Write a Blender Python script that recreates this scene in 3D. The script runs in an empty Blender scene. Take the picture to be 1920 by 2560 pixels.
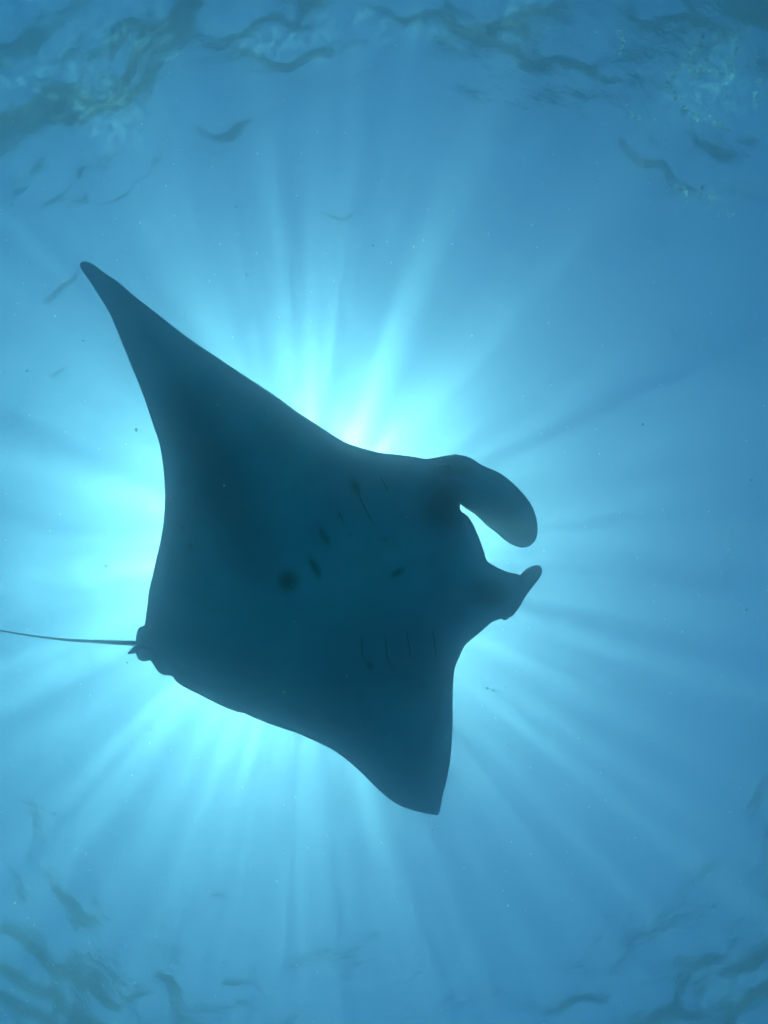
import bpy, bmesh, math, random
import numpy as np
from mathutils import Vector, Matrix
from mathutils.bvhtree import BVHTree
from mathutils.geometry import delaunay_2d_cdt

random.seed(7)
rng = np.random.default_rng(11)
C = bpy.context.scene.collection
sc = bpy.context.scene

# ------------------------------------------------------------------ camera, sky, sun, exposure
W, H = 1920.0, 2560.0            # pixel frame in which the outline was measured
FPX = 1560.0                     # focal length in those pixels
DEPTH = 8.0                      # camera this many metres under the surface (surface is z = 0)
SUN_PX = (764.0, 1385.0)         # where the sun stands behind the ray
ZEN_PX = (960.0, 1325.0)        # where the zenith is

cam_d = bpy.data.cameras.new('camera')
cam = bpy.data.objects.new('camera', cam_d)
C.objects.link(cam)
cam_d.sensor_fit = 'VERTICAL'
cam_d.sensor_height = 24.0
cam_d.lens = 24.0 * FPX / H
cam_d.clip_end = 2000.0
cam_d.clip_start = 0.05

def cam_dir(px, py):
    return Vector(((px - W / 2) / FPX, -(py - H / 2) / FPX, -1.0))

zen = cam_dir(*ZEN_PX).normalized()            # world +Z in camera space
up = Vector((0, 1, 0))
yw = (up - zen * up.dot(zen)).normalized()     # world +Y in camera space
xw = yw.cross(zen)
R = Matrix((xw, yw, zen))                      # camera space -> world
cam.matrix_world = Matrix.Translation((0, 0, -DEPTH)) @ R.to_4x4()
sc.camera = cam
CAMLOC = Vector((0, 0, -DEPTH))

def unproject(px, py, dist):
    """a point seen at (px,py), dist metres in front of the camera plane"""
    return CAMLOC + R @ (cam_dir(px, py) * dist)

sun_dir = (R @ cam_dir(*SUN_PX)).normalized()  # towards the sun
sun_el = math.asin(sun_dir.z)
sun_az = math.atan2(sun_dir.x, sun_dir.y)      # clockwise from +Y

world = bpy.data.worlds.new('World')
sc.world = world
world.use_nodes = True
wn = world.node_tree
wn.nodes.clear()
sky = wn.nodes.new('ShaderNodeTexSky')
sky.sky_type = 'NISHITA'
sky.sun_disc = False
sky.air_density = 0.36
sky.dust_density = 0.0
sky.ozone_density = 8.0
sky.sun_elevation = sun_el
sky.sun_rotation = sun_az
bg = wn.nodes.new('ShaderNodeBackground')
bg.inputs['Strength'].default_value = 0.05
wo = wn.nodes.new('ShaderNodeOutputWorld')
wn.links.new(sky.outputs[0], bg.inputs[0])
wn.links.new(bg.outputs[0], wo.inputs[0])

sun_d = bpy.data.lights.new('sun', 'SUN')
sun_d.energy = 5.0
sun_d.angle = math.radians(0.5)
sun_d.color = (1.0, 0.95, 0.84)
sun = bpy.data.objects.new('sun', sun_d)
C.objects.link(sun)
sun.location = (0, 0, 30)
sun.rotation_euler = sun_dir.to_track_quat('Z', 'Y').to_euler()

sc.view_settings.view_transform = 'Standard'
sc.view_settings.look = 'None'
sc.view_settings.gamma = 1.0
sc.view_settings.use_curve_mapping = False
sc.view_settings.exposure = 2.6

sc.render.engine = 'CYCLES'
cy = sc.cycles
cy.use_denoising = True
cy.max_bounces = 8
cy.volume_bounces = 3
cy.transparent_max_bounces = 12
cy.sample_clamp_indirect = 4.0
cy.use_adaptive_sampling = False
cy.volume_step_rate = 1.0

# ------------------------------------------------------------------ helpers
def link_mesh(name, me, parent=None, loc=None):
    o = bpy.data.objects.new(name, me)
    C.objects.link(o)
    if parent:
        o.parent = parent
    if loc is not None:
        o.location = loc
    return o

def new_mat(name):
    m = bpy.data.materials.new(name)
    m.use_nodes = True
    m.node_tree.nodes.clear()
    return m, m.node_tree.nodes, m.node_tree.links

# ------------------------------------------------------------------ water body (open volume) and surface
SEABED = -13.0
FOAM_GLIMMER_MIX = 0.13
def box_mesh(name, x0, x1, y0, y1, z0, z1):
    bm = bmesh.new()
    bmesh.ops.create_cube(bm, size=1.0)
    for v in bm.verts:
        v.co = Vector(((x0 + x1) / 2 + v.co.x * (x1 - x0), (y0 + y1) / 2 + v.co.y * (y1 - y0),
                       (z0 + z1) / 2 + v.co.z * (z1 - z0)))
    me = bpy.data.meshes.new(name)
    bm.to_mesh(me); bm.free()
    return me

HALF = 60.0
hz = link_mesh('haze', box_mesh('haze', -HALF, HALF, -HALF, HALF, SEABED - 1.0, 0.95))
hz['kind'] = 'stuff'
m, N, L = new_mat('sea_water_volume')
# two scattering lobes, as in sea water: a narrow forward one and a broad one
def lobe(color, density, g):
    p = N.new('ShaderNodeVolumePrincipled')
    p.inputs['Color'].default_value = color
    p.inputs['Density'].default_value = density
    p.inputs['Anisotropy'].default_value = g
    p.inputs['Absorption Color'].default_value = (0, 0, 0, 1)
    return p
p1 = lobe((0.90, 0.90, 0.955, 1), 0.10, 0.95)
p2 = lobe((0.0, 0.54, 1.0, 1), 0.010, 0.0)
add = N.new('ShaderNodeAddShader')
L.new(p1.outputs[0], add.inputs[0]); L.new(p2.outputs[0], add.inputs[1])
ab = N.new('ShaderNodeVolumeAbsorption')        # water swallows red first, then green
ab.inputs['Color'].default_value = (0.0, 0.825, 0.865, 1)
ab.inputs['Density'].default_value = 0.16
add2 = N.new('ShaderNodeAddShader')
L.new(add.outputs[0], add2.inputs[0]); L.new(ab.outputs[0], add2.inputs[1])
out = N.new('ShaderNodeOutputMaterial')
L.new(add2.outputs[0], out.inputs['Volume'])
hz.data.materials.append(m)

STEEP = 0.24
WAVELETS = [(-20,2600,260,110,-35,0),(1960,2590,230,110,40,0),(1950,-30,230,90,-35,0),(-40,60,120,90,40,0),(100,-5,300,125,8,0.42),(360,-30,150,60,25,0.12),(90,200,180,85,45,0.27),(240,140,130,60,48,0.16),(265,195,75,60,50,0.16),(230,90,60,30,50,0.05),  # leading large ones are added to darken the frame corners
 (720,5,150,45,20,0.12),(760,105,90,34,-5,0.07),(640,125,80,28,10,0.05),(1220,0,170,70,-5,0.24),(1100,10,90,30,10,0.06),
 (1430,125,100,32,-15,0.07),(1690,5,100,30,0,0.07),(1820,320,110,36,-5,0.07),(1690,400,90,32,-25,0.06),(530,290,42,18,15,0.045),
 (130,455,34,18,40,0.05),(325,472,34,16,35,0.045),(180,440,22,18,70,0.04),(90,505,30,20,50,0.05),
 (50,2110,60,30,-65,0.08),(20,2220,50,26,-60,0.07),(140,2290,60,28,-10,0.08),(70,2430,140,60,-55,0.17),(10,2590,170,70,-30,0.2),
 (300,2510,120,32,0,0.09),(410,2480,44,22,-20,0.05),(590,2480,40,20,-25,0.045),(1440,2545,80,34,12,0.09),(1870,2410,90,36,25,0.10),
 (1710,2545,110,34,35,0.10),(1860,2590,90,34,20,0.1),(570,2230,34,14,-20,0.03),(1030,2480,36,16,-15,0.035),
 (150,720,40,18,50,0.045),(150,905,26,16,70,0.035),(860,490,40,16,10,0.03)]
# waves: a sum of sines with sharpened crests, real geometry
def wave_height(X, Y):
    Z = np.zeros_like(X)
    r = np.random.default_rng(5)
    for i in range(46):
        lam = 0.35 * (7.0 / 0.35) ** (r.random() ** 1.1)
        th = math.radians(35) + r.normal() * 0.75
        k = 2 * math.pi / lam
        a = 0.0105 * lam ** 0.95 * (0.5 + r.random())
        ph = k * (X * math.cos(th) + Y * math.sin(th)) + r.random() * 6.28
        Z += a * (1.0 - 1.35 * np.abs(np.sin(ph * 0.5)) ** 1.5 if i % 3 == 0 else np.sin(ph) * 0.8)
    Z = Z * 0.42
    Z -= Z.mean()
    # steeper wavelets: (px, py, long px, wide px, angle deg in the picture, height m)
    wx = 0.09 * np.sin(2.9 * X + 1.7 * Y) + 0.10 * np.sin(6.1 * Y - 3.3 * X + 1) + 0.05 * np.sin(13 * X + 9 * Y)
    wy = 0.09 * np.sin(3.3 * Y - 2.1 * X + 2) + 0.10 * np.sin(5.7 * X + 4.1 * Y) + 0.05 * np.sin(12 * Y - 8 * X)
    env = np.zeros_like(X)
    for px, py, lo, wi, ang, hh in WAVELETS:
        def hit(x, y):
            d = R @ cam_dir(x, y)
            return np.array([d.x, d.y]) * (DEPTH / d.z)
        c = hit(px, py); ca, sa = math.cos(math.radians(ang)), math.sin(math.radians(ang))
        u = hit(px + lo * ca, py - lo * sa) - c
        v = hit(px + wi * sa, py + wi * ca) - c
        d_ = (R @ cam_dir(px + 0, py + 0)).normalized()
        th_ = math.acos(min(1.0, d_.z))
        slope = math.tan(max(0.0, math.radians(49.5) - th_)) + STEEP
        hh = slope * np.linalg.norm(v) / 0.86
        M = np.linalg.inv(np.stack([u, v], 1))
        dx, dy = X + wx - c[0], Y + wy - c[1]
        a_ = M[0, 0] * dx + M[0, 1] * dy; b_ = M[1, 0] * dx + M[1, 1] * dy
        g_ = np.exp(-np.clip(a_ * a_ + b_ * b_, 0, 30))
        Z += hh * g_
        env = np.maximum(env, min(1.0, hh * 8) * np.exp(-np.clip((a_ * a_ + b_ * b_) * 0.45, 0, 30)))
    chop = np.zeros_like(X)
    for i in range(26):
        lam = 0.26 * (1.1 / 0.26) ** r.random()
        th = r.normal() * 0.9 + math.radians(35)
        k = 2 * math.pi / lam
        chop += lam * 0.012 * np.sin(k * (X * math.cos(th) + Y * math.sin(th)) + r.random() * 6.28 + 1.3 * np.sin(1.7 * X + i) + 1.1 * np.sin(2.1 * Y - i))
    return Z + chop * (0.22 + 0.38 * env)

def axis():
    fine = np.arange(-13.0, 13.0001, 0.055)
    c1 = 13.0 + np.array([0.3, 0.7, 1.3, 2.2, 3.5, 5, 7, 10, 15, 22, 30, 38, 46.5])
    return np.concatenate([-c1[::-1], fine, c1])
ax = axis()
n = len(ax)
X, Y = np.meshgrid(ax, ax, indexing='ij')
Z = wave_height(X, Y)
fade = np.clip(1.6 - np.maximum(abs(X), abs(Y)) / 22.0, 0, 1)
Z = np.clip(Z * fade, -0.85, 0.85)
verts = np.stack([X, Y, Z], -1).reshape(-1, 3)
idx = np.arange(n * n).reshape(n, n)
faces = np.stack([idx[:-1, :-1], idx[1:, :-1], idx[1:, 1:], idx[:-1, 1:]], -1).reshape(-1, 4)
me = bpy.data.meshes.new('water_surface')
me.from_pydata(verts.tolist(), [], faces.tolist())
me.polygons.foreach_set('use_smooth', np.ones(len(faces), bool))
me.update()
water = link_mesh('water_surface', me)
water['kind'] = 'structure'

m, N, L = new_mat('rippled_water')
tc = N.new('ShaderNodeTexCoord')
# fine ripples
nz = N.new('ShaderNodeTexNoise'); nz.inputs['Scale'].default_value = 4.0; nz.inputs['Detail'].default_value = 6.0; nz.inputs['Roughness'].default_value = 0.6
L.new(tc.outputs['Object'], nz.inputs['Vector'])
bump = N.new('ShaderNodeBump'); bump.inputs['Strength'].default_value = 0.65; bump.inputs['Distance'].default_value = 0.05
L.new(nz.outputs['Fac'], bump.inputs['Height'])
fr = N.new('ShaderNodeFresnel'); fr.inputs['IOR'].default_value = 1.333
L.new(bump.outputs['Normal'], fr.inputs['Normal'])
# noise pattern painted into the surface, holding back sun to form light shafts
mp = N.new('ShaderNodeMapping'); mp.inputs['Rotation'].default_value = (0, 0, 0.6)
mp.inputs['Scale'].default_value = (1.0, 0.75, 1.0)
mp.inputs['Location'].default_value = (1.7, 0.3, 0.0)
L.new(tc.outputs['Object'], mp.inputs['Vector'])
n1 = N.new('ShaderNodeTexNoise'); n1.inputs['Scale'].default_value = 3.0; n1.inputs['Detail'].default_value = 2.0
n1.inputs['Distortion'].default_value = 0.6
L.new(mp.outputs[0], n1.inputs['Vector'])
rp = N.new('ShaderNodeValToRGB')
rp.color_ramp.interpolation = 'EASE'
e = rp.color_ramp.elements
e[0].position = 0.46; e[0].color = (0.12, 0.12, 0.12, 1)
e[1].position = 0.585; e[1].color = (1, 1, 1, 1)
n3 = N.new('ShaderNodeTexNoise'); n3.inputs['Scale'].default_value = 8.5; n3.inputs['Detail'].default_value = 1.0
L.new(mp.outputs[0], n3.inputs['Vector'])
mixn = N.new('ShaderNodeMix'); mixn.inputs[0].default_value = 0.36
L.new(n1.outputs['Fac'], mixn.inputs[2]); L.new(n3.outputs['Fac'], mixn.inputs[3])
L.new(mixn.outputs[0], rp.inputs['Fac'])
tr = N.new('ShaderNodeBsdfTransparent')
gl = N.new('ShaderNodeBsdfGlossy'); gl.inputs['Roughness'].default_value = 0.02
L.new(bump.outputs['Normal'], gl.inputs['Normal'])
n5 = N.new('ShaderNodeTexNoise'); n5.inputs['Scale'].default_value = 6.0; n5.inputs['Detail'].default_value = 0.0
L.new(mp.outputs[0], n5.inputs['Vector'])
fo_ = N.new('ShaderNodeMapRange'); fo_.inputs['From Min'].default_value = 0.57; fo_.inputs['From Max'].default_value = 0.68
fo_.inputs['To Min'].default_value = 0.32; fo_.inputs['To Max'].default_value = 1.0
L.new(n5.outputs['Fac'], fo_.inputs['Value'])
lens = N.new('ShaderNodeMath'); lens.operation = 'MULTIPLY'  # both noises multiplied into the painted shaft pattern
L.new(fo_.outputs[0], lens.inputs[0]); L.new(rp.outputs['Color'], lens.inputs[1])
shaft_mask = N.new('ShaderNodeMath'); shaft_mask.operation = 'MAXIMUM'; shaft_mask.inputs[1].default_value = 0.0
L.new(lens.outputs[0], shaft_mask.inputs[0])
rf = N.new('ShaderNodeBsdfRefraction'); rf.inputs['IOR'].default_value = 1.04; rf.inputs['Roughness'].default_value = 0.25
through = N.new('ShaderNodeMixShader')     # pattern lets direct sun through here, stops it there; sky shows either way
L.new(shaft_mask.outputs[0], through.inputs[0]); L.new(rf.outputs[0], through.inputs[1]); L.new(tr.outputs[0], through.inputs[2])
# froth flecks, also painting in the pale light mottling among the ripples
fa = N.new('ShaderNodeAttribute'); fa.attribute_name = 'foam_glimmer'
fn = N.new('ShaderNodeTexNoise'); fn.inputs['Scale'].default_value = 7.5; fn.inputs['Detail'].default_value = 5.0; fn.inputs['Distortion'].default_value = 0.8
L.new(tc.outputs['Object'], fn.inputs['Vector'])
fm = N.new('ShaderNodeMapRange'); fm.inputs['From Min'].default_value = 0.50; fm.inputs['From Max'].default_value = 0.66
L.new(fn.outputs['Fac'], fm.inputs['Value'])
fx = N.new('ShaderNodeMath'); fx.operation = 'MULTIPLY'
L.new(fa.outputs['Fac'], fx.inputs[0]); L.new(fm.outputs[0], fx.inputs[1])
ft = N.new('ShaderNodeBsdfTranslucent'); ft.inputs['Color'].default_value = (0.85, 0.85, 0.8, 1)
with_foam_glimmer = N.new('ShaderNodeMixShader')
mx = N.new('ShaderNodeMixShader')
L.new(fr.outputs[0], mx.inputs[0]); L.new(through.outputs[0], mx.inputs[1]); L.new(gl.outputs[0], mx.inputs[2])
out = N.new('ShaderNodeOutputMaterial')
L.new(fx.outputs[0], with_foam_glimmer.inputs[0]); L.new(mx.outputs[0], with_foam_glimmer.inputs[1]); L.new(ft.outputs[0], with_foam_glimmer.inputs[2])
L.new(with_foam_glimmer.outputs[0], out.inputs['Surface'])
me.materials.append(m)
FOAM_GLIMMER = [(60,190,150,60,.5),(250,270,120,90,.6),(330,90,160,60,.5),(40,40,120,40,.35),(150,160,110,50,.4),(420,130,60,40,.4),(700,110,150,60,.45),
        (880,40,120,40,.4),(1080,70,150,50,.45),(1300,40,120,50,.4),(1770,200,90,100,.55),(1450,190,70,25,.3),(50,240,60,40,.4),(560,70,100,30,.3),
        (80,2450,90,90,.25),(1850,2480,100,60,.2),(1760,480,120,60,.15)]
P_ = verts.copy(); q = (P_ - np.array(CAMLOC[:])) @ np.array(R)
px_ = W / 2 + FPX * q[:, 0] / np.maximum(-q[:, 2], 1e-3); py_ = H / 2 - FPX * q[:, 1] / np.maximum(-q[:, 2], 1e-3)
fo = np.zeros(len(P_))
for x_, y_, a_, b_, k_ in FOAM_GLIMMER:
    fo = np.maximum(fo, k_ * FOAM_GLIMMER_MIX * np.exp(-np.clip(((px_ - x_) / a_) ** 2 + ((py_ - y_) / b_) ** 2, 0, 30)))
at = me.attributes.new('foam_glimmer', 'FLOAT', 'POINT'); at.data.foreach_set('value', fo)

# unseen seabed, set close under the camera to bounce light onto the belly
xs = np.linspace(-HALF + 1, HALF - 1, 90)
X, Y = np.meshgrid(xs, xs, indexing='ij')
Z = SEABED + 0.35 + 0.25 * np.sin(X * 0.21 + 1) * np.cos(Y * 0.17) + 0.04 * np.sin(X * 1.3 + Y * 0.7)
idx = np.arange(90 * 90).reshape(90, 90)
me = bpy.data.meshes.new('seabed')
me.from_pydata(np.stack([X, Y, Z], -1).reshape(-1, 3).tolist(), [],
               np.stack([idx[:-1, :-1], idx[1:, :-1], idx[1:, 1:], idx[:-1, 1:]], -1).reshape(-1, 4).tolist())
me.polygons.foreach_set('use_smooth', np.ones(89 * 89, bool))
bed = link_mesh('seabed', me)
bed['kind'] = 'structure'
m, N, L = new_mat('pale_sand')
tc = N.new('ShaderNodeTexCoord')
nz = N.new('ShaderNodeTexNoise'); nz.inputs['Scale'].default_value = 0.6; nz.inputs['Detail'].default_value = 8
L.new(tc.outputs['Object'], nz.inputs['Vector'])
rp = N.new('ShaderNodeValToRGB')
rp.color_ramp.elements[0].color = (0.15, 0.15, 0.14, 1); rp.color_ramp.elements[1].color = (0.25, 0.25, 0.23, 1)
L.new(nz.outputs['Fac'], rp.inputs['Fac'])
pb = N.new('ShaderNodeBsdfPrincipled'); pb.inputs['Roughness'].default_value = 0.9
L.new(rp.outputs[0], pb.inputs['Base Color'])
out = N.new('ShaderNodeOutputMaterial'); L.new(pb.outputs[0], out.inputs['Surface'])
me.materials.append(m)

# ------------------------------------------------------------------ the manta ray
DIST = 3.6                                    # metres from camera to the belly
AX0 = Vector((340, 1610)); AX1 = Vector((1190, 1340))
axd = (AX1 - AX0).normalized()
axn = Vector((-axd.y, axd.x))                 # image down-right side = lower wing
if axn.y < 0: axn = -axn
CEN = AX0.lerp(AX1, 0.5)

def uv(px, py):
    d = Vector((px, py)) - AX0
    return d.dot(axd), d.dot(axn)             # along the body from the tail, across (+ = lower wing)

def mid_depth(px, py):
    u, w = uv(px, py)
    t = w / 640.0
    d = DIST - 0.10 * (u / 850.0 - 0.5)
    if w > 0:
        d += 0.18 * t + 0.75 * t * t           # lower wing lifts away from the camera
    else:
        d += 0.10 * -t + 0.10 * t * t - 0.0
    return d

BODY = [(199.5,661),(208,654),(222,655),(240,665),(258,680),(295,705),(331,736),(381,775),(432,815),(475.5,848),
 (548,897),(620,945),(692.5,992.5),(745,1031),(799.5,1066),(835.6,1090),(866,1107),(911,1122),(950,1131.5),
 (1001,1137.5),(1040,1143),(1065.6,1147),(1092,1143.5),(1134,1138),(1150,1160),(1158,1200),(1156,1235),(1151,1260),(1152.4,1276.5),
 (1169,1290),(1183,1311.5),(1198,1345),(1210,1379),(1218,1402),(1241,1417.5),(1270,1430),(1298,1437),(1306,1455),(1308,1480),
 (1303,1506),(1294,1524),(1280,1540.5),(1268,1544),(1258,1545),(1231,1555),(1205,1577),(1177,1600),(1162,1614.5),
 (1147,1645),(1137,1672),(1133,1705),(1132,1756),(1132,1800),(1131,1837.6),(1125.5,1901),(1116.5,1952),(1107,1988),(1100,2027),
 (1094,2038),(1080,2036.5),(1050,2030.5),(1011,2019),(981,2003),(945,1973),(905.5,1934),(866,1899),(833,1875),(807,1862),
 (747,1835),(686,1814),(641,1797),(620,1787),(608,1782),(596,1781),(551,1763),(505.5,1740),(460,1717.5),(439,1702.5),
 (430,1690),(410,1688),(395,1679),(383,1661),(376,1651),(362,1640),(350,1625),(345,1610),(350,1590),(358,1572),(361.7,1561.5),
 (369,1510),(373,1475),(380,1445),(389.5,1402),(401.7,1349),(409,1300),(412.7,1243),(410,1190.5),(405,1146),(397.6,1105),
 (385,1068.5),(365,1007.5),(347,960),(323.6,903),(295,832),(273,781),(244,734),(222,699.5),(204,674)]

def resample(poly, step, closed=True):
    pts = [Vector(p) for p in poly]
    n = len(pts)
    out = []
    for i in range(n if closed else n - 1):
        p0 = pts[(i - 1) % n] if closed or i > 0 else pts[i]
        p1, p2 = pts[i], pts[(i + 1) % n]
        p3 = pts[(i + 2) % n] if closed or i + 2 < n else p2
        k = max(1, int(round((p2 - p1).length / step)))
        m1 = (p2 - p0) * 0.5; m2 = (p3 - p1) * 0.5
        l = (p2 - p1).length
        if m1.length > l: m1 = m1.normalized() * l
        if m2.length > l: m2 = m2.normalized() * l
        for j in range(k):
            t = j / k
            h00 = 2*t**3 - 3*t**2 + 1; h10 = t**3 - 2*t**2 + t; h01 = -2*t**3 + 3*t**2; h11 = t**3 - t**2
            out.append(p1 * h00 + m1 * h10 + p2 * h01 + m2 * h11)
    if not closed: out.append(pts[-1])
    return out

def plate(poly, step, thick, depth, bulge=lambda px, py: 0.0):
    """closed, inflated mesh: thick(d,px,py) -> (toward camera, away) in metres, d = pixels from the rim"""
    rim = resample(poly, step)
    P = np.array([[p.x, p.y] for p in rim])
    x0, y0 = P.min(0); x1, y1 = P.max(0)
    gx, gy = np.meshgrid(np.arange(x0, x1, step * 1.15), np.arange(y0, y1, step * 1.15), indexing='ij')
    gx = gx + (np.arange(gx.shape[1]) % 2)[None, :] * step * 0.57
    G = np.stack([gx.ravel(), gy.ravel()], -1)
    A = P; B = np.roll(P, -1, 0)
    inside = np.zeros(len(G), bool)
    for (ax_, ay_), (bx_, by_) in zip(A, B):
        c = ((ay_ > G[:, 1]) != (by_ > G[:, 1]))
        if by_ != ay_:
            xi = (bx_ - ax_) * (G[:, 1] - ay_) / (by_ - ay_) + ax_
            inside ^= c & (G[:, 0] < xi)
    G = G[inside]
    def rimdist(Q):
        dm = np.full(len(Q), 1e9)
        for a, b in zip(A, B):
            ab = b - a
            t = np.clip(((Q - a) @ ab) / max(ab @ ab, 1e-9), 0, 1)
            dm = np.minimum(dm, np.hypot(*(Q - a - t[:, None] * ab).T))
        return dm
    dG = rimdist(G)
    keep = dG > step * 0.55
    G = G[keep]; dG = dG[keep]
    # extra rows close to the rim keep the edge round
    co = [Vector(p) for p in P] + [Vector(p) for p in G]
    nr = len(P)
    res = delaunay_2d_cdt(co, [(i, (i + 1) % nr) for i in range(nr)], [], 1, 1e-6)
    vv, ff = res[0], res[2]
    dist = [0.0] * len(vv)
    Q = np.array([[v.x, v.y] for v in vv])
    dist = rimdist(Q)
    dist[dist < 1e-3] = 0
    V = []; lo = []; hi = []
    for i, v in enumerate(vv):
        z = depth(v.x, v.y)
        a, b = thick(dist[i], v.x, v.y)
        if dist[i] == 0:
            V.append(unproject(v.x, v.y, z)); lo.append(len(V) - 1); hi.append(len(V) - 1)
        else:
            c0 = unproject(v.x, v.y, z)
            V.append(unproject(v.x, v.y, z - a)); lo.append(len(V) - 1)
            # the far side is pushed straight back, parallel to the view axis
            V.append(c0 + R @ Vector((0, 0, -b))); hi.append(len(V) - 1)
    F = []
    for f in ff:
        F.append([lo[i] for i in f]); F.append([hi[i] for i in reversed(f)])
    return V, F

def mesh_from(name, V, F, origin, mat):
    me = bpy.data.meshes.new(name)
    me.from_pydata([(v - origin)[:] for v in V], [], F)
    bm = bmesh.new(); bm.from_mesh(me)
    bmesh.ops.recalc_face_normals(bm, faces=bm.faces)
    for f in bm.faces: f.smooth = True
    bm.to_mesh(me); bm.free()
    me.materials.append(mat)
    return me

def body_thick(d, px, py):
    u, w = uv(px, py)
    core = math.exp(-(w / 190.0) ** 2) * math.exp(-((u - 560) / 430.0) ** 2)
    edge = 1 - math.exp(-d / 26.0)
    wing = 0.030 + 0.055 * min(1, d / 130.0)
    a = edge * (wing + 0.15 * core * (1 - math.exp(-d / 90.0)))
    b = edge * (wing + 0.26 * core * (1 - math.exp(-d / 90.0)))
    # head lobes carry the cephalic fin muscles
    return a, b

ORG = unproject(CEN.x, CEN.y, DIST)
root = bpy.data.objects.new('manta_ray', None)
C.objects.link(root)
root.location = ORG
root['label'] = 'large dark manta ray gliding belly down, backlit by the sun'
root['category'] = 'manta ray'

# skin: pale belly with dark blotches, black back
SPOTS = [((719,1453),25,25,0,0.9),((787,1418),9,26,0.5,0.85),((811,1341),9,24,0.5,0.7),((889,1216),9,19,0.5,0.8),
 ((994,1431),8,20,2.14,0.8),((925,1664),8,13,0.5,0.8),((984,1674),7,10,0.5,0.5),((1108,1262),55,60,0,0.6),((1135,1165),45,28,0,0.5),
 ((557,1186),6,6,0,0.6),((476,1365),6,6,0,0.5),((488,1255),7,7,0,0.4),((456,1320),5,5,0,0.4),((1225,1485),40,32,0,0.35),
 ((850,1287),6,6,0,0.4),((875,1335),6,6,0,0.4),((960,1348),10,6,0,0.3),((545,1190),75,260,0.42,0.38),((960,1640),150,120,0,0.2)]
mskin, N, L = new_mat('manta_skin')
geo = N.new('ShaderNodeNewGeometry')
tco = N.new('ShaderNodeTexCoord')
out = N.new('ShaderNodeOutputMaterial')
pb = N.new('ShaderNodeBsdfPrincipled')
pb.inputs['Roughness'].default_value = 0.55
L.new(pb.outputs[0], out.inputs['Surface'])
nn = N.new('ShaderNodeTexNoise'); nn.inputs['Scale'].default_value = 2.2; nn.inputs['Detail'].default_value = 6
L.new(tco.outputs['Object'], nn.inputs['Vector'])
rp = N.new('ShaderNodeValToRGB')
rp.color_ramp.elements[0].position = 0.35; rp.color_ramp.elements[0].color = (0.27, 0.42, 0.64, 1)
rp.color_ramp.elements[1].position = 0.7; rp.color_ramp.elements[1].color = (0.36, 0.54, 0.76, 1)
L.new(nn.outputs['Fac'], rp.inputs['Fac'])
belly = rp.outputs['Color']
bell_attr = N.new('ShaderNodeAttribute'); bell_attr.attribute_name = 'blotch'
sp = N.new('ShaderNodeMix'); sp.data_type = 'RGBA'
sp.inputs[7].default_value = (0.012, 0.013, 0.016, 1)
L.new(bell_attr.outputs['Fac'], sp.inputs[0]); L.new(belly, sp.inputs[6])
L.new(sp.outputs[2], pb.inputs['Base Color'])
bp = N.new('ShaderNodeBump'); bp.inputs['Strength'].default_value = 0.15; bp.inputs['Distance'].default_value = 0.01
n2 = N.new('ShaderNodeTexNoise'); n2.inputs['Scale'].default_value = 40
L.new(tco.outputs['Object'], n2.inputs['Vector']); L.new(n2.outputs['Fac'], bp.inputs['Height']); L.new(bp.outputs[0], pb.inputs['Normal'])

def blotch_value(px, py, back):
    if back: return 1.0
    s = 0.0
    for (cx, cy), rx, ry, rot, k in SPOTS:
        dx, dy = px - cx, py - cy
        c_, s_ = math.cos(rot), math.sin(rot)
        a = (dx * c_ - dy * s_) / rx; b = (dx * s_ + dy * c_) / ry
        r2 = a * a + b * b
        if r2 < 9: s = max(s, k * math.exp(-r2 ** 1.5 * 0.8))
    return s

def project(p):
    q = R.transposed() @ (p - CAMLOC)
    return W / 2 + FPX * q.x / -q.z, H / 2 - FPX * q.y / -q.z

def add_blotch(me, origin):
    at = me.attributes.new('blotch', 'FLOAT', 'POINT')
    vals = []
    for v in me.vertices:
        n_cam = R.transposed() @ v.normal
        px, py = project(v.co + origin)
        # the back faces away from the camera (camera space -Z)
        vals.append(blotch_value(px, py, n_cam.z < -0.6))
    at.data.foreach_set('value', vals)

V, F = plate(BODY, 5.5, body_thick, mid_depth)
me = mesh_from('body', V, F, ORG, mskin)
add_blotch(me, ORG)
body = link_mesh('body', me, root)
bvh = BVHTree.FromPolygons([v[:] for v in V], F)

def on_belly(px, py, lift=0.003):
    d = (R @ cam_dir(px, py)).normalized()
    hit, nrm, i, dist = bvh.ray_cast(CAMLOC, d)
    if hit is None:
        return unproject(px, py, mid_depth(px, py)), -d
    if nrm.dot(d) > 0: nrm = -nrm
    return hit + nrm * lift, nrm

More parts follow.
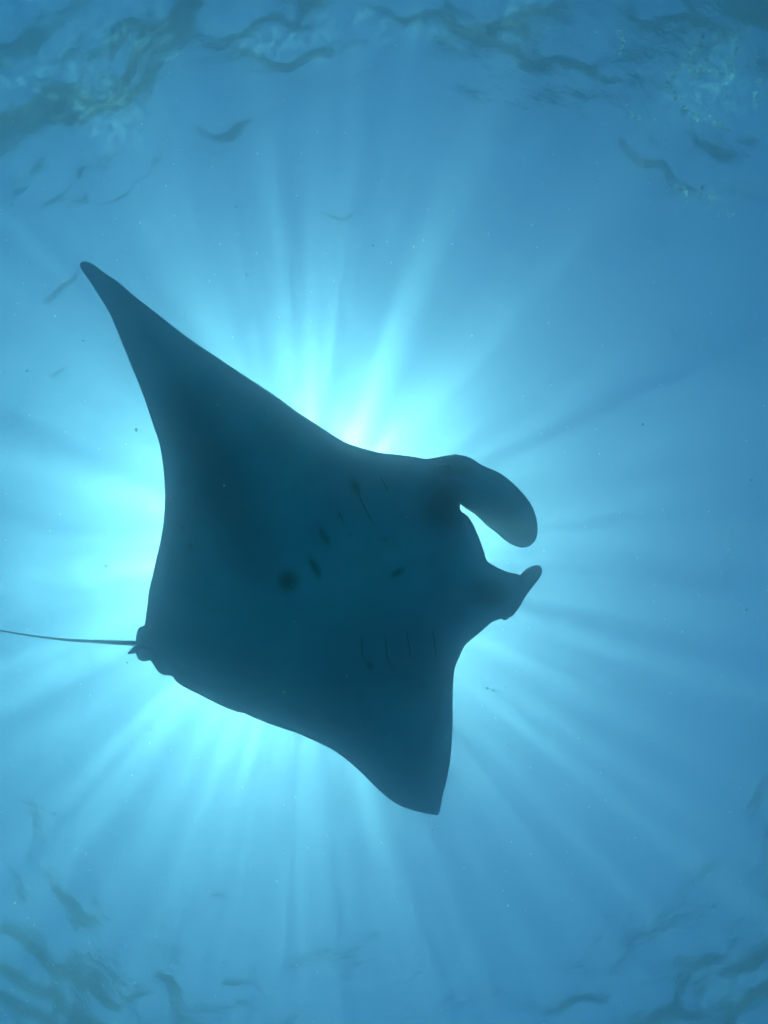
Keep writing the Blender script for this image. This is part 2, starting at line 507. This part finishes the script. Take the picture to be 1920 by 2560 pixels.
# cephalic fins (paddles beside the mouth)
FIN_U = [(1085,1160),(1110,1146),(1134,1138),(1157,1138.6),(1178,1146),(1205,1163),(1231.5,1174),(1255.6,1186),(1289,1214),(1316,1244),
 (1333,1270.5),(1342,1302),(1344,1328),(1340,1347.6),(1328,1363),(1313,1369),(1294,1367),(1270,1356),(1241,1332),(1217,1314),
 (1188,1286),(1166,1272),(1151.4,1260),(1130,1245),(1105,1220),(1088,1190)]
FIN_L = [(1285,1455),(1301,1437),(1316,1422),(1337.5,1413),(1349.6,1414),(1355.6,1427),(1349.6,1444),(1325.5,1475),(1309,1499.5),(1294,1524),(1280,1530),(1268,1510),(1270,1480)]
def fin(poly, d0, curl, c):
    def depth(px, py):
        t = (Vector((px, py)) - Vector(c)).length / 200.0
        return mid_depth(*c) + d0 + curl * t * t
    def th(d, px, py):
        e_ = 1 - math.exp(-d / 14.0)
        return 0.028 * e_, 0.028 * e_
    V, F = plate(poly, 4.5, th, depth)
    o = V[0].copy()
    me = mesh_from('cephalic_fin', V, F, ORG, mskin)
    add_blotch(me, ORG)
    return link_mesh('cephalic_fin', me, root)
fin(FIN_U, 0.0, -0.10, (1110, 1195))
fin(FIN_L, 0.02, 0.12, (1280, 1490))

# pelvic fins at the tail root
for poly in ([(380,1560),(360,1564.5),(350,1568),(345,1573),(341,1586),(339,1601),(342,1610),(360,1612),(385,1605),(395,1580)],
             [(390,1650),(376,1651),(367,1652.5),(358.7,1653.5),(346.6,1649),(340,1635),(341,1626),(352,1617),(375,1618),(395,1632)]):
    V, F = plate(poly, 3.5, lambda d, x, y: (0.016 * (1 - math.exp(-d / 5)),) * 2, lambda x, y: mid_depth(x, y) - 0.015)
    me = mesh_from('pelvic_fin', V, F, ORG, mskin); add_blotch(me, ORG)
    link_mesh('pelvic_fin', me, root)
# small dorsal fin above the tail root, its tip showing past the pelvic fins
V, F = plate([(372,1618),(340,1612),(331.5,1619),(324,1626),(319,1632),(320,1635),(328,1634.6),(340,1633.5),(360,1634),(375,1630)], 3.0,
             lambda d, x, y: (0.012 * (1 - math.exp(-d / 4)),) * 2, lambda x, y: mid_depth(x, y) + 0.10)
me = mesh_from('dorsal_fin', V, F, ORG, mskin); add_blotch(me, ORG)
link_mesh('dorsal_fin', me, root)

# whip tail
def tube(path, radii, seg=10):
    V = []; F = []
    for i, p in enumerate(path):
        t = (path[min(i + 1, len(path) - 1)] - path[max(i - 1, 0)]).normalized()
        a = t.cross(Vector((0.1, 0.2, 1))).normalized(); b = t.cross(a)
        for j in range(seg):
            an = 2 * math.pi * j / seg
            V.append(p + a * math.cos(an) * radii[i] + b * math.sin(an) * radii[i])
    for i in range(len(path) - 1):
        for j in range(seg):
            k = (j + 1) % seg
            F.append([i * seg + j, i * seg + k, (i + 1) * seg + k, (i + 1) * seg + j])
    F.append(list(range(seg))[::-1]); F.append([(len(path) - 1) * seg + j for j in range(seg)])
    return V, F
tp = resample([(400,1606),(365,1608),(331.5,1608),(250,1604.5),(181,1600.7),(135.6,1596.5),(75,1589),(0,1576),(-80,1558),(-170,1530),(-250,1500)], 12, False)
path = [unproject(p.x, p.y, DIST + 0.10) for p in tp]
m_ = len(path)
rad = []
for p in tp:
    w = 14.0 if p.x > 340 else (4.2 + 9.3 * max(0, (p.x - 0) / 340.0) ** 1.6 if p.x > 0 else 4.2 + p.x / 250 * 3.0)
    rad.append(w * 0.5 / FPX * DIST)
V, F = tube(path, rad)
me = mesh_from('tail', V, F, ORG, mskin)
at = me.attributes.new('blotch', 'FLOAT', 'POINT'); at.data.foreach_set('value', [0.7] * len(me.vertices))
link_mesh('tail', me, root)

# gill slits: narrow dark openings let into the belly
mgill, N, L = new_mat('gill_dark')
pb = N.new('ShaderNodeBsdfPrincipled'); pb.inputs['Base Color'].default_value = (0.10, 0.13, 0.18, 1); pb.inputs['Roughness'].default_value = 0.8
out = N.new('ShaderNodeOutputMaterial'); L.new(pb.outputs[0], out.inputs['Surface'])
SLITS = [([(903,1585),(905,1605),(908,1640),(918,1658)], 2.6), ([(963,1590),(965,1612),(968,1640),(980,1668)], 2.8),
         ([(1016,1575),(1021,1605),(1029,1642)], 2.6), ([(1082,1575),(1085,1600),(1091,1642)], 3.0),
         ([(884,1209),(900,1243),(920,1285),(938,1314)], 2.6), ([(950,1190),(960,1208),(972,1230)], 2.2),
         ([(844,1275),(852,1290),(862,1310)], 1.8), ([(799,1322),(811,1342),(824,1362)], 3.2), ([(777,1400),(788,1420),(800,1440)], 3.6)]
for pts, wpx in SLITS:
    cl = resample(pts, 5, False)
    V = []; F = []
    k = len(cl)
    for i, p in enumerate(cl):
        t = (cl[min(i + 1, k - 1)] - cl[max(i - 1, 0)]).normalized()
        nrm2 = Vector((-t.y, t.x))
        hw = wpx * math.sin(math.pi * (i + 0.35) / (k - 0.3)) ** 0.6 * 0.5 + 0.3
        for s, lift in ((-1, 0.001), (0, 0.004), (1, 0.001)):
            q = p + nrm2 * hw * s
            V.append(on_belly(q.x, q.y, lift)[0])
        V.append(on_belly(p.x, p.y, -0.02)[0])
    for i in range(k - 1):
        for a, b in ((0, 1), (1, 2), (2, 3), (3, 0)):
            F.append([i * 4 + a, i * 4 + b, (i + 1) * 4 + b, (i + 1) * 4 + a])
    F.append([0, 1, 2, 3]); F.append([(k - 1) * 4 + j for j in (3, 2, 1, 0)])
    link_mesh('gill_slit', mesh_from('gill_slit', V, F, ORG, mgill), root)

# eyes on the outer sides of the head
for (px, py), dd in (((1138, 1146), 0.03), ((1262, 1540), 0.05)):
    bm = bmesh.new(); bmesh.ops.create_uvsphere(bm, u_segments=16, v_segments=10, radius=0.026)
    o_ = unproject(px, py, mid_depth(px, py) + dd) - ORG
    for v in bm.verts: v.co += o_
    for f in bm.faces: f.smooth = True
    me = bpy.data.meshes.new('eye'); bm.to_mesh(me); bm.free(); me.materials.append(mgill)
    link_mesh('eye', me, root)

# ------------------------------------------------------------------ drifting specks
mp_, N, L = new_mat('speck_white')
pd = N.new('ShaderNodeBsdfDiffuse'); pd.inputs['Color'].default_value = (0.85, 0.85, 0.8, 1)
pt = N.new('ShaderNodeBsdfTranslucent'); pt.inputs['Color'].default_value = (0.9, 0.9, 0.85, 1)
pm = N.new('ShaderNodeMixShader'); pm.inputs[0].default_value = 0.6
L.new(pd.outputs[0], pm.inputs[1]); L.new(pt.outputs[0], pm.inputs[2])
out = N.new('ShaderNodeOutputMaterial'); L.new(pm.outputs[0], out.inputs['Surface'])
bm = bmesh.new()
def speck(p, r):
    g = bmesh.ops.create_icosphere(bm, subdivisions=1, radius=r)
    s = Vector((random.uniform(.7, 1.5), random.uniform(.7, 1.5), random.uniform(.7, 1.5)))
    for v in g['verts']:
        v.co = Vector((v.co.x * s.x, v.co.y * s.y, v.co.z * s.z)) + p
for i in range(900):
    d = random.uniform(0.8, 7.0)
    speck(unproject(random.uniform(-200, 2120), random.uniform(-200, 2760), d), d / FPX * random.uniform(0.5, 1.9) * (2.0 if d > 5.0 and random.random() < 0.25 else 1.0))
for x_, y_, r_ in ((1218,1721,3.2),(1233,1727,2.4),(1265,1718,2.0),(1240,1722,1.4),(1205,1763,1.8),(544,1012,3),(560,1214,2),(736,1553,2.5),(710,1730,3)):
    d = 5.6 if x_ > 1140 else 2.6
    speck(unproject(x_, y_, d), r_ * d / FPX)
me = bpy.data.meshes.new('drifting_plankton'); bm.to_mesh(me); bm.free(); me.materials.append(mp_)
o = link_mesh('drifting_plankton', me)
o['kind'] = 'stuff'

# bubbles gathered in strings just under the surface
mb, N, L = new_mat('bubble_skin')
df = N.new('ShaderNodeBsdfDiffuse'); df.inputs['Color'].default_value = (0.85, 0.87, 0.85, 1)
tl = N.new('ShaderNodeBsdfTranslucent'); tl.inputs['Color'].default_value = (0.85, 0.87, 0.85, 1)
ms = N.new('ShaderNodeMixShader'); ms.inputs[0].default_value = 0.6
L.new(df.outputs[0], ms.inputs[1]); L.new(tl.outputs[0], ms.inputs[2])
out = N.new('ShaderNodeOutputMaterial'); L.new(ms.outputs[0], out.inputs['Surface'])
bm = bmesh.new()
def surf(px, py, z=-0.25):
    d = R @ cam_dir(px, py)
    return CAMLOC + d * ((DEPTH + z) / d.z)
STR = [[(1672,208),(1690,240),(1712,275),(1738,293),(1772,296),(1800,315),(1818,322)], [(1672,208),(1700,170),(1722,140),(1765,108),(1840,80),(1870,70)],
       [(1818,255),(1822,205),(1840,150),(1842,90)], [(1885,255),(1900,200)], [(1545,80),(1556,108),(1552,130)], [(1562,270),(1572,285),(1608,295)],
       [(1700,470),(1725,505)], [(1755,465),(1760,488),(1782,510),(1798,535),(1830,537)], [(1604,412),(1604,414)], [(1720,150),(1740,185),(1770,160),(1800,190)]]
for st in STR:
    for p in resample(st, 9, False):
        for k in range(2):
            if random.random() < 0.62:
                speck(surf(p.x + random.gauss(0, 5), p.y + random.gauss(0, 5), random.uniform(-0.7, -0.3)), random.uniform(0.010, 0.026))
for k in range(60):
    speck(surf(random.gauss(1780, 75), random.gauss(190, 70), random.uniform(-0.7, -0.3)), random.uniform(0.007, 0.015))
me = bpy.data.meshes.new('surface_bubbles'); bm.to_mesh(me); bm.free(); me.materials.append(mb)
o = link_mesh('surface_bubbles', me)
o['kind'] = 'stuff'
